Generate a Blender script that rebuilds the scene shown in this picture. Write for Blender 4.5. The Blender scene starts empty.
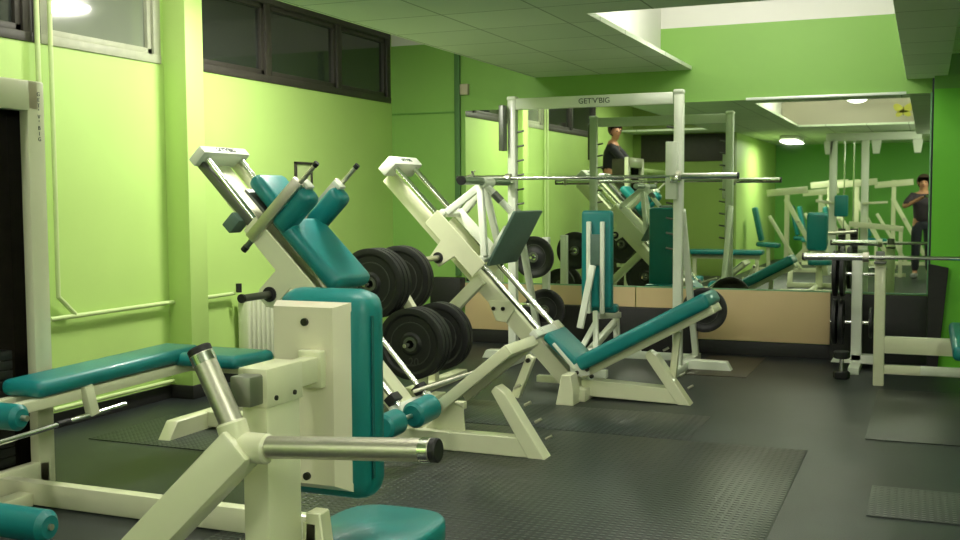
import bpy, bmesh, math, random
from mathutils import Vector, Matrix
random.seed(7)
S = bpy.context.scene
COL = S.collection
V = Vector
# ------------------------------------------------------------------ camera
CAM_H = 1.35; F = 1080.0
YAW = math.radians(22.467); PIT = math.radians(3.832); ROL = math.radians(0.3)
fwd = V((-math.sin(YAW)*math.cos(PIT), math.cos(YAW)*math.cos(PIT), -math.sin(PIT)))
rt = V((math.cos(YAW), math.sin(YAW), 0)); up = rt.cross(fwd)
r2 = rt*math.cos(ROL) - up*math.sin(ROL); u2 = up*math.cos(ROL) + rt*math.sin(ROL)
u2 = r2.cross(fwd)
O = V((0, 0, CAM_H))
def at(x, y, ax, v):
    d = r2*((x-480)/F) + u2*((270-y)/F) + fwd
    return O + d*((v-O[ax])/d[ax])
cd = bpy.data.cameras.new('camera'); cam = bpy.data.objects.new('camera', cd); COL.objects.link(cam)
cd.sensor_width = 36; cd.lens = 36*F/960; cd.clip_start = .02; cd.clip_end = 100
M = Matrix((r2, u2, -fwd)).transposed().to_4x4(); M.translation = O; cam.matrix_world = M
S.camera = cam
# ------------------------------------------------------------------ materials
def nodes(name):
    m = bpy.data.materials.new(name); m.use_nodes = True
    return m, m.node_tree.nodes, m.node_tree.links, m.node_tree.nodes['Principled BSDF']
def mat(name, col, rough=.5, metal=0, coat=0, noise=0, nscale=40, bump=0, bscale=300, spec=.5, wear=None):
    m, N, L, b = nodes(name)
    b.inputs['Base Color'].default_value = (*col, 1); b.inputs['Roughness'].default_value = rough
    b.inputs['Metallic'].default_value = metal; b.inputs['Coat Weight'].default_value = coat
    b.inputs['Specular IOR Level'].default_value = spec
    tc = N.new('ShaderNodeTexCoord')
    if noise:
        n = N.new('ShaderNodeTexNoise'); n.inputs['Scale'].default_value = nscale; n.inputs['Detail'].default_value = 4
        L.new(tc.outputs['Object'], n.inputs['Vector'])
        r = N.new('ShaderNodeMix'); r.data_type = 'RGBA'
        r.inputs['A'].default_value = (*[c*(1-noise) for c in col], 1); r.inputs['B'].default_value = (*[min(1, c*(1+noise)) for c in col], 1)
        L.new(n.outputs['Fac'], r.inputs['Factor']); L.new(r.outputs['Result'], b.inputs['Base Color'])
    if bump:
        n = N.new('ShaderNodeTexNoise'); n.inputs['Scale'].default_value = bscale; n.inputs['Detail'].default_value = 2
        L.new(tc.outputs['Object'], n.inputs['Vector'])
        bp = N.new('ShaderNodeBump'); bp.inputs['Strength'].default_value = bump; bp.inputs['Distance'].default_value = .002
        L.new(n.outputs['Fac'], bp.inputs['Height']); L.new(bp.outputs['Normal'], b.inputs['Normal'])
    return m
def emis(name, col, s):
    m, N, L, b = nodes(name); b.inputs['Base Color'].default_value = (.8, .8, .8, 1)
    b.inputs['Emission Color'].default_value = (*col, 1); b.inputs['Emission Strength'].default_value = s
    return m
cream = mat('cream_powder_coat', (.76, .78, .54), .32, coat=.3, noise=.05, nscale=6)
white = mat('white_powder_coat', (.80, .84, .72), .32, coat=.3, noise=.04, nscale=6)
teal = mat('teal_vinyl', (.006, .205, .205), .38, noise=.12, nscale=9, bump=.25, bscale=260, coat=.1)
chrome = mat('polished_chrome', (.80, .81, .78), .14, metal=1)
steel = mat('brushed_steel', (.66, .64, .54), .42, metal=1, noise=.1, nscale=90)
darksteel = mat('dark_grey_steel', (.16, .17, .15), .42, metal=.8)
greysteel = mat('grey_green_tread_plate', (.10, .17, .135), .5, noise=.15, nscale=30, bump=.4, bscale=120)
black = mat('black_rubber_cap', (.012, .012, .013), .5)
iron = mat('black_cast_iron', (.009, .010, .010), .5, noise=.3, nscale=50, bump=.5, bscale=160)
ironring = mat('worn_iron_rim', (.05, .052, .048), .4, noise=.3, nscale=50)
bolt = mat('dark_bolt', (.05, .05, .04), .4, metal=.8)
ink = mat('dark_green_lettering', (.03, .06, .04), .6)
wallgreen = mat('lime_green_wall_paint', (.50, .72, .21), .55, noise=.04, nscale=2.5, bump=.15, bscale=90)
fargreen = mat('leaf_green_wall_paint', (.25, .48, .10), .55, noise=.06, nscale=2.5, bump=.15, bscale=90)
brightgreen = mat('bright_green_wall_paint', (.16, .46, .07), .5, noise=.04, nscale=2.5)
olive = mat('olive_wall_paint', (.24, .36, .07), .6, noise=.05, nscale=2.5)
pipegreen = mat('pale_green_pipe_paint', (.60, .74, .34), .4)
whitewall = mat('white_plaster', (.80, .79, .74), .6, noise=.03, nscale=3)
beige = mat('beige_laminate_board', (.66, .50, .27), .5, noise=.05, nscale=3)
blackboard = mat('black_rubber_sheet', (.014, .014, .013), .6, noise=.3, nscale=30)
frame_m = mat('weathered_window_frame', (.42, .44, .32), .5, noise=.2, nscale=14)
frame_d = mat('dark_brown_window_frame', (.045, .04, .032), .5, noise=.3, nscale=14)
radm = mat('cream_radiator_enamel', (.66, .70, .50), .35)
skin = mat('warm_skin', (.55, .26, .15), .5); hair = mat('dark_brown_hair', (.05, .025, .015), .6)
cloth_b = mat('black_cloth', (.012, .012, .018), .8, noise=.2, nscale=30); cloth_v = mat('dark_plum_cloth', (.05, .035, .05), .8, noise=.2, nscale=30)
cloth_n = mat('dark_navy_trousers', (.02, .022, .035), .85); shoe_m = mat('grey_trainer', (.25, .25, .25), .6)
yellow = mat('yellow_green_butterfly', (.48, .46, .05), .6); ydark = mat('olive_butterfly_spot', (.2, .2, .02), .6)
tube_e = emis('lit_fluorescent_diffuser', (1, .98, .90), 3.5)
lamp_e = emis('lit_round_lamp', (1, 1, .98), 4.0)
# mirror: slightly green silvered glass
mirror_m, N, L, b = nodes('silvered_mirror_glass')
b.inputs['Base Color'].default_value = (.72, .80, .66, 1); b.inputs['Metallic'].default_value = 1; b.inputs['Roughness'].default_value = .015
# window glass against the night
pane_m = mat('dark_night_glass', (.03, .035, .03), .06, spec=.9)
pane_g = mat('grey_reflection_glass', (.22, .25, .19), .08, spec=1.0)  # grey of the reflected ceiling is put into this glass colour
smoke = mat('smoked_machine_guard', (.035, .03, .022), .25, noise=.3, nscale=10)
# rubber flooring
def rubber(name, c1, c2, rough, speck=170):
    m, N, L, b = nodes(name); tc = N.new('ShaderNodeTexCoord')
    n = N.new('ShaderNodeTexNoise'); n.inputs['Scale'].default_value = speck; n.inputs['Detail'].default_value = 2
    n2 = N.new('ShaderNodeTexNoise'); n2.inputs['Scale'].default_value = 1.6; n2.inputs['Detail'].default_value = 5
    L.new(tc.outputs['Object'], n.inputs['Vector']); L.new(tc.outputs['Object'], n2.inputs['Vector'])
    mx = N.new('ShaderNodeMix'); mx.data_type = 'RGBA'; mx.inputs['A'].default_value = (*c1, 1); mx.inputs['B'].default_value = (*c2, 1)
    ad = N.new('ShaderNodeMath'); ad.operation = 'ADD'; mu = N.new('ShaderNodeMath'); mu.operation = 'MULTIPLY'; mu.inputs[1].default_value = .5
    L.new(n.outputs['Fac'], ad.inputs[0]); L.new(n2.outputs['Fac'], ad.inputs[1]); L.new(ad.outputs[0], mu.inputs[0])
    cr = N.new('ShaderNodeMapRange'); cr.inputs['From Min'].default_value = .36; cr.inputs['From Max'].default_value = .64
    L.new(mu.outputs[0], cr.inputs['Value']); L.new(cr.outputs['Result'], mx.inputs['Factor']); L.new(mx.outputs['Result'], b.inputs['Base Color'])
    b.inputs['Roughness'].default_value = rough
    bp = N.new('ShaderNodeBump'); bp.inputs['Strength'].default_value = .35; bp.inputs['Distance'].default_value = .002
    L.new(n.outputs['Fac'], bp.inputs['Height']); L.new(bp.outputs['Normal'], b.inputs['Normal'])
    return m
def studded(name, c1, c2, rough, pitch=.035):
    m, N, L, b = nodes(name); tc = N.new('ShaderNodeTexCoord')
    mp = N.new('ShaderNodeMapping'); mp.inputs['Scale'].default_value = (1/pitch/6.28*3.14,)*3
    mp.inputs['Scale'].default_value = (1/pitch, 1/pitch, 1/pitch); L.new(tc.outputs['Object'], mp.inputs['Vector'])
    vo = N.new('ShaderNodeTexVoronoi'); vo.inputs['Randomness'].default_value = 0; vo.inputs['Scale'].default_value = 1
    L.new(mp.outputs['Vector'], vo.inputs['Vector'])
    st = N.new('ShaderNodeMapRange'); st.inputs['From Min'].default_value = .22; st.inputs['From Max'].default_value = .38
    st.inputs['To Min'].default_value = 1; st.inputs['To Max'].default_value = 0
    L.new(vo.outputs['Distance'], st.inputs['Value'])
    n2 = N.new('ShaderNodeTexNoise'); n2.inputs['Scale'].default_value = 2.2; n2.inputs['Detail'].default_value = 5
    L.new(tc.outputs['Object'], n2.inputs['Vector'])
    mx = N.new('ShaderNodeMix'); mx.data_type = 'RGBA'; mx.inputs['A'].default_value = (*c1, 1); mx.inputs['B'].default_value = (*c2, 1)
    L.new(st.outputs['Result'], mx.inputs['Factor'])
    mu = N.new('ShaderNodeMix'); mu.data_type = 'RGBA'; mu.blend_type = 'MULTIPLY'; mu.inputs['Factor'].default_value = .5
    L.new(mx.outputs['Result'], mu.inputs['A']); L.new(n2.outputs['Fac'], mu.inputs['B']); L.new(mu.outputs['Result'], b.inputs['Base Color'])
    b.inputs['Roughness'].default_value = rough
    bp = N.new('ShaderNodeBump'); bp.inputs['Strength'].default_value = .8; bp.inputs['Distance'].default_value = .004
    L.new(st.outputs['Result'], bp.inputs['Height']); L.new(bp.outputs['Normal'], b.inputs['Normal'])
    return m
floor_m = rubber('speckled_black_rubber', (.005, .007, .008), (.028, .036, .037), .42)
mat_s = studded('studded_grey_rubber', (.010, .015, .016), (.040, .054, .055), .34)
mat_s2 = studded('studded_green_grey_rubber', (.026, .038, .030), (.058, .078, .062), .42, .03)
mat_b = rubber('brown_rubber', (.030, .024, .014), (.058, .046, .026), .5)
mat_d = rubber('dark_rubber_tile', (.012, .016, .014), (.028, .034, .029), .38)
# ceiling tiles
def tiles():
    m, N, L, b = nodes('suspended_ceiling_tile'); tc = N.new('ShaderNodeTexCoord')
    mp = N.new('ShaderNodeMapping'); mp.inputs['Location'].default_value = (.28, .1, 0); L.new(tc.outputs['Object'], mp.inputs['Vector'])
    br = N.new('ShaderNodeTexBrick'); br.offset = 0; br.inputs['Scale'].default_value = 1
    br.inputs['Brick Width'].default_value = .6; br.inputs['Row Height'].default_value = .6; br.inputs['Mortar Size'].default_value = .006
    br.inputs['Color1'].default_value = (.76, .86, .66, 1); br.inputs['Color2'].default_value = (.69, .79, .60, 1); br.inputs['Mortar'].default_value = (.34, .42, .27, 1)
    L.new(mp.outputs['Vector'], br.inputs['Vector']); L.new(br.outputs['Color'], b.inputs['Base Color']); b.inputs['Roughness'].default_value = .8
    return m
tile_m = tiles()
# ------------------------------------------------------------------ mesh helpers
def perp(d, side=None):
    d = d.normalized()
    if side is None: side = V((0, 1, 0)) if abs(d.y) < .9 else V((1, 0, 0))
    s = (side - d*side.dot(d)).normalized(); return d, s, d.cross(s)
def faces_box(bm, vs):
    f = []
    for q in ((0,3,2,1), (4,5,6,7), (0,1,5,4), (1,2,6,5), (2,3,7,6), (3,0,4,7)): f.append(bm.faces.new([vs[i] for i in q]))
    return f
def bev(bm, faces, r, seg=2):
    e = list({e for f in faces for e in f.edges})
    if r > 0: bmesh.ops.bevel(bm, geom=e, offset=r, segments=seg, profile=.5, affect='EDGES', clamp_overlap=True)
def box(bm, a, b_, r=.004, seg=2):
    x0, y0, z0 = [min(a[i], b_[i]) for i in range(3)]; x1, y1, z1 = [max(a[i], b_[i]) for i in range(3)]
    vs = [bm.verts.new(p) for p in ((x0,y0,z0),(x1,y0,z0),(x1,y1,z0),(x0,y1,z0),(x0,y0,z1),(x1,y0,z1),(x1,y1,z1),(x0,y1,z1))]
    bev(bm, faces_box(bm, vs), r, seg)
def beam(bm, p0, p1, w, h, side=None, r=.006, seg=2):
    """square tube from p0 to p1, w across `side`, h across the third way"""
    p0, p1 = V(p0), V(p1); d, s, t = perp(p1-p0, V(side) if side else None)
    vs = []
    for p in (p0, p1):
        for a, c in ((-1,-1),(1,-1),(1,1),(-1,1)): vs.append(bm.verts.new(p + s*(a*w/2) + t*(c*h/2)))
    bev(bm, faces_box(bm, vs), r, seg)
def tube(bm, p0, p1, r, n=18, r1=None, bevel=.0):
    p0, p1 = V(p0), V(p1); d, s, t = perp(p1-p0); r1 = r if r1 is None else r1
    L0 = (p1-p0).length; rings = [(0, r), (1, r1)]
    if bevel: rings = [(0, r-bevel), (bevel/L0, r), (1-bevel/L0, r1), (1, r1-bevel)]
    R = []
    for k, rr in rings:
        R.append([bm.verts.new(p0+(p1-p0)*k + (s*math.cos(6.2832*i/n)+t*math.sin(6.2832*i/n))*rr) for i in range(n)])
    for a, c in zip(R, R[1:]):
        for i in range(n): bm.faces.new((a[i], a[(i+1)%n], c[(i+1)%n], c[i]))
    bm.faces.new(R[0][::-1]); bm.faces.new(R[-1])
def bent(bm, pts, r, n=12):
    for a, c in zip(pts, pts[1:]): tube(bm, a, c, r, n)
    for p in pts[1:-1]: ball(bm, p, r*1.02, n)
def ball(bm, c, r, n=12, sc=(1,1,1)):
    m = Matrix.Translation(V(c)) @ Matrix.Diagonal((*[r*k for k in sc], 1))
    bmesh.ops.create_uvsphere(bm, u_segments=n, v_segments=max(6, n//2), radius=1, matrix=m)
def prism(bm, poly, a0, a1, ax=1, r=.004):
    """polygon in the two other axes, extruded along ax"""
    def P(q, v): l = list(q); l.insert(ax, v); return V(l)
    A = [bm.verts.new(P(q, a0)) for q in poly]; B = [bm.verts.new(P(q, a1)) for q in poly]
    n = len(poly); fs = [bm.faces.new(A), bm.faces.new(B[::-1])]
    for i in range(n): fs.append(bm.faces.new((A[i], B[i], B[(i+1)%n], A[(i+1)%n])))
    bmesh.ops.recalc_face_normals(bm, faces=fs); bev(bm, fs, r, 1)
def lathe(bm, prof, c, axis, n=48):
    d, s, t = perp(V(axis)); c = V(c); R = []
    for h, rr in prof: R.append([bm.verts.new(c + d*h + (s*math.cos(6.2832*i/n)+t*math.sin(6.2832*i/n))*rr) for i in range(n)])
    for a, e in zip(R, R[1:]+R[:1]):
        for i in range(n): bm.faces.new((a[i], a[(i+1)%n], e[(i+1)%n], e[i]))
def cushion(bm, p0, p1, w, h, side=None, r=.03): beam(bm, p0, p1, w, h, side, r, 5)
# ------------------------------------------------------------------ object helpers
def root_loc(o):
    while o.parent: o = o.parent
    return o.location
def obj(name, bm, m, parent=None, kind=None, label=None, loc=None, smooth=35):
    bmesh.ops.recalc_face_normals(bm, faces=bm.faces)
    base = root_loc(parent) if parent else (V(loc) if loc is not None else V((0,0,0)))
    bmesh.ops.translate(bm, verts=bm.verts, vec=-base)
    me = bpy.data.meshes.new(name); bm.to_mesh(me); bm.free()
    for p in me.polygons: p.use_smooth = True
    me.set_sharp_from_angle(angle=math.radians(smooth)); me.materials.append(m)
    o = bpy.data.objects.new(name, me); COL.objects.link(o)
    if parent: o.parent = parent
    else: o.location = base
    if kind: o['kind'] = kind
    if label: o['label'] = label
    return o
def thing(name, label, cat, loc, group=None):
    o = bpy.data.objects.new(name, None); COL.objects.link(o); o.location = loc; o.empty_display_size = .1
    o['label'] = label; o['category'] = cat
    if group: o['group'] = group
    return o
def tag(o, label, cat, group=None):
    o['label'] = label; o['category'] = cat
    if group: o['group'] = group
    return o
def B(): return bmesh.new()
def part(name, m, parent, *calls, **kw):
    bm = B()
    for f, *a in calls: f(bm, *a)
    return obj(name, bm, m, parent, **kw)
def text(name, s, size, m, parent, org, xdir, ydir, depth=.001):
    c = bpy.data.curves.new(name, 'FONT'); c.body = s; c.size = size; c.extrude = depth; c.align_x = 'CENTER'; c.align_y = 'CENTER'
    t = bpy.data.objects.new(name, c); COL.objects.link(t)
    bpy.context.view_layer.update()
    me = bpy.data.meshes.new_from_object(t.evaluated_get(bpy.context.evaluated_depsgraph_get()))
    bpy.data.objects.remove(t); me.name = name
    x = V(xdir).normalized(); z = x.cross(V(ydir)).normalized(); y = z.cross(x)
    me.transform(Matrix.Translation(V(org)-root_loc(parent)) @ Matrix((x, y, z)).transposed().to_4x4())
    me.materials.clear(); me.materials.append(m)
    o = bpy.data.objects.new(name, me); COL.objects.link(o); o.parent = parent; return o
def copy_tree(o, parent=None):
    c = o.copy(); COL.objects.link(c); c.parent = parent
    for ch in [k for k in bpy.data.objects if k.parent == o]: copy_tree(ch, c)
    return c
# ================================================================== THE ROOM
XL = -4.75; D = 9.3; CZ = 2.43; TZ = 3.15; YB = -5.2; XR = 2.6
EX0, EX1 = -3.30, -1.88     # edges of the lowered ceiling
def structure(name, m, *calls, **kw): return part(name, m, None, *calls, kind='structure', **kw)
structure('floor', floor_m, (box, (XL-.3, YB-.3, -.12), (XR+.3, D+.3, 0), 0))
structure('wall_left', wallgreen, (box, (XL-.25, .1, 0), (XL, D+.2, 2.25), 0), (box, (XL-.25, .1, 2.9), (XL, D+.2, TZ), 0),
          (box, (XL-.25, 5.92, 2.25), (XL, 6.15, 2.9), 0), (box, (XL-.25, 9.27, 2.25), (XL, 9.5, 2.9), 0), (box, (XL-.25, .1, 2.25), (XL, 2.4, 2.9), 0))
structure('trim_1', wallgreen, (box, (XL, 5.95, 0), (-4.567, 6.14, TZ), .004), loc=(XL, 6, 0))
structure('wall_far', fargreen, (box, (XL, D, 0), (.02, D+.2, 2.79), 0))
structure('wall_far_white', whitewall, (box, (XL, D, 2.79), (XR, D+.2, TZ), 0))
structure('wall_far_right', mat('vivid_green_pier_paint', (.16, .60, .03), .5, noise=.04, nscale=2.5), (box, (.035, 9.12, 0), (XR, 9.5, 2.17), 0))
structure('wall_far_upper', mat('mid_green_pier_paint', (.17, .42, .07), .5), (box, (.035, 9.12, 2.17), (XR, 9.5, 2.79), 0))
structure('wall_right', wallgreen, (box, (XR, YB, 0), (XR+.2, D+.2, TZ), 0))
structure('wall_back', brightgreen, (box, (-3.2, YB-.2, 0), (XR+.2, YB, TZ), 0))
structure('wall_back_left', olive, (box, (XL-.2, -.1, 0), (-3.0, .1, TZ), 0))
structure('window_4', frame_d, (box, (-4.6, .1, 1.95), (-3.05, .13, 2.41), .004))  # plain dark panel added for a dark area high on this wall
structure('wall_side_back', wallgreen, (box, (-3.2, YB, 0), (-3.0, -.1, TZ), 0))
structure('ceiling', whitewall, (box, (XL-.2, YB-.2, TZ), (XR+.2, D+.2, TZ+.1), 0))
structure('ceiling_lowered', tile_m, (box, (EX0, .92, CZ), (EX1, D, CZ+.03), 0), (box, (EX1, 5.62, CZ), (-.17, 6.21, CZ+.03), 0),
          (box, (XL, YB, CZ), (XR, .92, CZ+.03), 0), (box, (.13, .92, CZ), (XR, 9.1, CZ+.03), 0))
structure('ceiling_well_side', whitewall, (box, (-2.17, .92, CZ+.03), (-2.15, 9.3, TZ), 0))
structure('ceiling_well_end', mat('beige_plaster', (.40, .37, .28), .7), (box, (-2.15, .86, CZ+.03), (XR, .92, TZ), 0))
structure('ceiling_duct', tile_m, (box, (-.17, .92, 2.27), (.13, D-.005, TZ), .003))
structure('baseboard_left', blackboard, (box, (XL, .1, 0), (XL+.02, 5.95, .09), .002), (box, (XL, 6.14, 0), (XL+.02, D, .09), .002), (box, (XL, 5.93, 0), (-4.55, 6.16, .09), .002))
structure('baseboard_far', blackboard, (box, (XL+.02, D-.02, 0), (-.72, D, .12), .002))
# beige boards under the mirror
for i, (a, c) in enumerate(((-3.99, -2.36), (-2.35, -.72))):
    structure('trim_%d' % (i+2), beige, (box, (a, D-.025, .125), (c, D, .555), .003), loc=(a, D, .125))
# mirror
mr = thing('wall_mirror', 'long wall mirror above the beige boards at the far end', 'mirror', (-1.98, D, .56))
part('mirror_glass', mirror_m, mr, (box, (-3.98, D-.012, .565), (.012, D, 2.155), 0))
part('mirror_edge', mat('green_glass_edge', (.2, .4, .22), .3), mr, (box, (-3.985, D-.016, .555), (.018, D, .568), .002), (box, (.010, D-.016, .56), (.022, D, 2.16), .001))
part('top_strip', mat('bright_aluminium_strip', (.9, .95, .9), .3, metal=.3), mr, (box, (-1.42, D-.03, 2.15), (-.17, D, 2.172), .003), label='bright metal strip along the top of the mirror')
# windows: frames of weathered wood with dark panes
def window(i, y0, y1, m, pm, splits):
    z0, z1 = 2.25, 2.9
    w = structure('window_%d' % i, m, (box, (XL-.12, y0, z0), (XL+.012, y1, z0+.055), .004), (box, (XL-.12, y0, z1-.05), (XL+.012, y1, z1), .004),
                  *[(box, (XL-.12, y-.035, z0+.05), (XL+.008, y+.035, z1-.045), .004) for y in splits], loc=(XL, y0, z0))
    for a, c in zip(splits, splits[1:]):
        part('sash', m, w, (box, (XL-.06, a+.03, z0+.05), (XL-.01, c-.03, z0+.095), .004), (box, (XL-.06, a+.03, z1-.09), (XL-.01, c-.03, z1-.045), .004),
             (box, (XL-.06, a+.03, z0+.05), (XL-.01, a+.075, z1-.045), .004), (box, (XL-.06, c-.075, z0+.05), (XL-.01, c-.03, z1-.045), .004))
        part('pane', pm, w, (box, (XL-.045, a+.07, z0+.09), (XL-.035, c-.07, z1-.09), 0))
window(1, 4.86, 5.92, frame_m, pane_g, [4.895, 5.885])
window(2, 2.4, 4.80, frame_d, pane_m, [2.435, 3.6, 4.765])
window(3, 6.15, 9.27, frame_d, pane_m, [6.185, 7.2, 8.30, 9.235])
structure('trim_4', frame_d, (box, (XL-.12, 4.80, 2.25), (XL+.01, 4.86, 2.9), .003), loc=(XL, 4.8, 2.25))
# outside of the windows: night
structure('wall_outside', blackboard, (box, (XL-.6, 2, 1.8), (XL-.5, 9.6, 3.2), 0))
# pipes
def pipe(name, label, pts, r, sub=True):
    bm = B(); bent(bm, pts, r); o = obj(name, bm, pipegreen, loc=pts[0]); return tag(o, label, 'pipe', 'painted heating pipes on the left wall')
pipe('heating_pipe', 'pale green vertical heating pipe left of the bright wall, with the bent foot', [(-4.71, 4.90, 3.1), (-4.71, 4.90, .78), (-4.71, 5.03, .667)], .014)
pipe('heating_pipe', 'straight pale green vertical pipe nearest the tall weight tower', [(-4.71, 4.80, 3.1), (-4.71, 4.80, .03)], .016)
pipe('heating_pipe', 'upper horizontal pipe crossing the green wall to the pillar', [(-4.71, 4.83, .655), (-4.71, 5.945, .655)], .014)
pipe('heating_pipe', 'upper horizontal pipe between pillar and radiator', [(-4.71, 6.145, .655), (-4.71, 6.64, .655)], .014)
pipe('heating_pipe', 'low horizontal pipe just above the black baseboard before the pillar', [(-4.71, 4.83, .12), (-4.71, 5.925, .12)], .013)
pipe('heating_pipe', 'low horizontal pipe between pillar and radiator', [(-4.71, 6.165, .12), (-4.71, 6.66, .12)], .013)
# radiator
rd = thing('radiator', 'cream column radiator on the green wall behind the hack squat machine', 'radiator', (-4.66, 7.1, .1))
bm = B()
for k in range(14):
    y = 6.70+k*.06; beam(bm, (-4.66, y, .14), (-4.66, y, .64), .045, .10, (0,1,0), .015, 3)
obj('radiator_body', bm, radm, rd)
part('header_pipe', radm, rd, (tube, (-4.66, 6.66, .6), (-4.66, 7.54, .6), .018), (tube, (-4.66, 6.66, .17), (-4.66, 7.54, .17), .018))
part('valve', black, rd, (tube, (-4.66, 6.63, .665), (-4.66, 6.63, .73), .022))
part('wall_bracket', radm, rd, (box, (-4.749, 6.85, .5), (-4.68, 6.88, .54)))
part('wall_bracket', radm, rd, (box, (-4.749, 7.3, .5), (-4.68, 7.33, .54)))
# framed notice on the left wall, thermostat on the far wall corner
fr = thing('wall_frame', 'small dark empty picture frame hanging on the green wall behind the hack squat', 'picture frame', (-4.74, 7.67, 1.5))
bm = B()
for a, c in (((7.55, 1.42), (7.57, 1.65)), ((7.79, 1.42), (7.81, 1.65)), ((7.55, 1.63), (7.81, 1.65)), ((7.55, 1.42), (7.81, 1.44))): box(bm, (-4.75, a[0], a[1]), (-4.73, c[0], c[1]), .002)
obj('frame_border', bm, frame_d, fr)
part('backing', pipegreen, fr, (box, (-4.75, 7.565, 1.435), (-4.742, 7.795, 1.635), 0))
tb = thing('junction_box', 'small beige electric box with a cable on the far wall left of the mirror', 'junction box', (-4.0, D, 2.2))
part('box_body', mat('beige_plastic', (.55, .48, .36), .5), tb, (box, (-4.02, D-.05, 2.30), (-3.94, D, 2.40), .008))
part('cable', mat('dark_green_cable_trunking', (.08, .2, .06), .6), tb, (box, (-4.085, D-.03, .62), (-4.03, D, 2.78), .003), label='dark green vertical cable trunking')
tag(obj('wall_cable', (lambda b: (box(b, (-4.74, D-.012, 2.14), (-4.09, D, 2.155), .002), b)[1])(B()), mat('thin_green_conduit', (.14, .34, .06), .6), loc=(-4.4, D, 2.15)), 'thin green cable conduit across the far wall beside the window corner', 'cable')
# butterfly on the white face of the ceiling well (seen in the mirror)
bf = thing('butterfly_sticker', 'yellow-green butterfly sticker on the white ceiling face, seen in the mirror', 'sticker', (-.36, .93, 2.62))
def wing(bm, cx, cz, a, b_, rot):
    pts = []
    for i in range(16):
        t = 6.2832*i/16; x = math.cos(t)*a; z = math.sin(t)*b_
        pts.append((cx+x*math.cos(rot)-z*math.sin(rot), cz+x*math.sin(rot)+z*math.cos(rot)))
    prism(bm, pts, .921, .926, 1, 0)
for sx in (-1, 1):
    part('upper_wing', yellow, bf, (wing, -.36+sx*.07, 2.67, .085, .055, sx*.7)); part('lower_wing', yellow, bf, (wing, -.36+sx*.055, 2.585, .06, .04, -sx*.6))
part('butterfly_body', ydark, bf, (wing, -.36, 2.625, .012, .07, 0))
# ================================================================== LIGHTS
def area(loc, sx, sy, power, col=(1, .96, .86), rot=(0,0,0), name='lamp_light'):
    l = bpy.data.lights.new(name, 'AREA'); l.shape = 'RECTANGLE'; l.size = sx; l.size_y = sy; l.energy = power; l.color = col
    o = bpy.data.objects.new(name, l); COL.objects.link(o); o.location = loc; o.rotation_euler = rot; return o
def ceiling_light(x, y, z, lx, ly, power, label, col=(1, .96, .86), em=None, group=None):
    t = thing('ceiling_light', label, 'lamp', (x, y, z), group)
    part('housing', white, t, (box, (x-lx/2, y-ly/2, z+.02), (x+lx/2, y+ly/2, z+.08), .01))
    part('diffuser', em or tube_e, t, (box, (x-lx/2+.02, y-ly/2+.02, z), (x+lx/2-.02, y+ly/2-.02, z+.03), .008))
    if z+.08 < TZ-.02 and z > CZ: part('hanger_rod', white, t, (tube, (x, y, z+.07), (x, y, TZ), .008))
    a = area((x, y, z-.012), lx, ly, power, col); a.parent = t; a.location = V((0, 0, -.012)); return t
def tube_light(x, y, z, l, power, label, along='X'):
    t = thing('ceiling_light', label, 'lamp', (x, y, z), 'bare fluorescent lamps in the ceiling well')
    d = V((l/2, 0, 0)) if along == 'X' else V((0, l/2, 0)); c = V((x, y, z))
    part('housing', white, t, (beam, c-d+V((0,0,.06)), c+d+V((0,0,.06)), .09, .05)); part('fluorescent_tube', tube_e, t, (tube, c-d*.97, c+d*.97, .016))
    for k in (-.66, 0, .66):
        part('hanger_rod', white, t, (tube, c+d*k+V((0,0,.08)), V((c.x+d.x*k, c.y+d.y*k, TZ if z > CZ else CZ)), .005))
        l_ = bpy.data.lights.new('tube_light', 'POINT'); l_.energy = power/3; l_.color = (1, .97, .88); l_.shadow_soft_size = .08
        o = bpy.data.objects.new('tube_light', l_); COL.objects.link(o); o.parent = t; o.location = d*k+V((0,0,-.10))
tube_light(-1.2, 7.9, 3.02, 1.3, 34, 'bare fluorescent tube in the ceiling well nearest the mirror')
tube_light(-1.2, 4.6, 3.02, 1.3, 50, 'bare fluorescent tube in the middle of the ceiling well')
tube_light(-1.2, 2.4, 3.02, 1.3, 50, 'bare fluorescent tube in the ceiling well over the press machine')
tube_light(-3.85, 4.7, 2.98, 1.3, 34, 'added fill tube in the raised strip over the prone bench', 'Y')  # extra lamp added to brighten the nearer part of the left wall
tube_light(.95, .5, 2.2, 1.2, 60, 'added unseen fill tube low over the right side beside the camera', 'Y')  # unseen lamp added to brighten the front of the mirrored cable station
for a in [
 (-3.80, 2.3, 2.86, .3, 1.3, 24, 'long fluorescent lamp in the raised strip above the weight tower'),
 (1.2, 5.5, 2.34, .3, 1.3, 10, 'fluorescent lamp under the lowered ceiling at the right'),
 (-2.3, -1.9, 2.34, .3, 1.2, 60, 'fluorescent lamp near the yellow-green side wall of the back room'),
 (.9, -3.2, 2.34, 1.2, .3, 26, 'fluorescent lamp under the lowered ceiling, right side of back room')]: ceiling_light(*a, group='flat fluorescent ceiling lamps')
t = thing('round_ceiling_lamp', 'large round lamp in the raised strip, mirrored in the window pane beside the pipes', 'lamp', (-3.55, 6.35, 2.86))
part('glass_dome', lamp_e, t, (ball, (-3.55, 6.35, 2.86), .22, 28, (1, 1, .25))); part('stem', white, t, (tube, (-3.55, 6.35, 2.90), (-3.55, 6.35, TZ), .02))
l_ = bpy.data.lights.new('dome_light', 'AREA'); l_.shape = 'DISK'; l_.size = .42; l_.energy = 70; l_.color = (1, .97, .86)
o = bpy.data.objects.new('dome_light', l_); COL.objects.link(o); o.parent = t; o.location = (0, 0, -.08)
t = thing('round_ceiling_lamp', 'glowing oval lamp hanging in the ceiling well, seen in the mirror', 'lamp', (-1.0, 1.35, 2.80))
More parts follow.
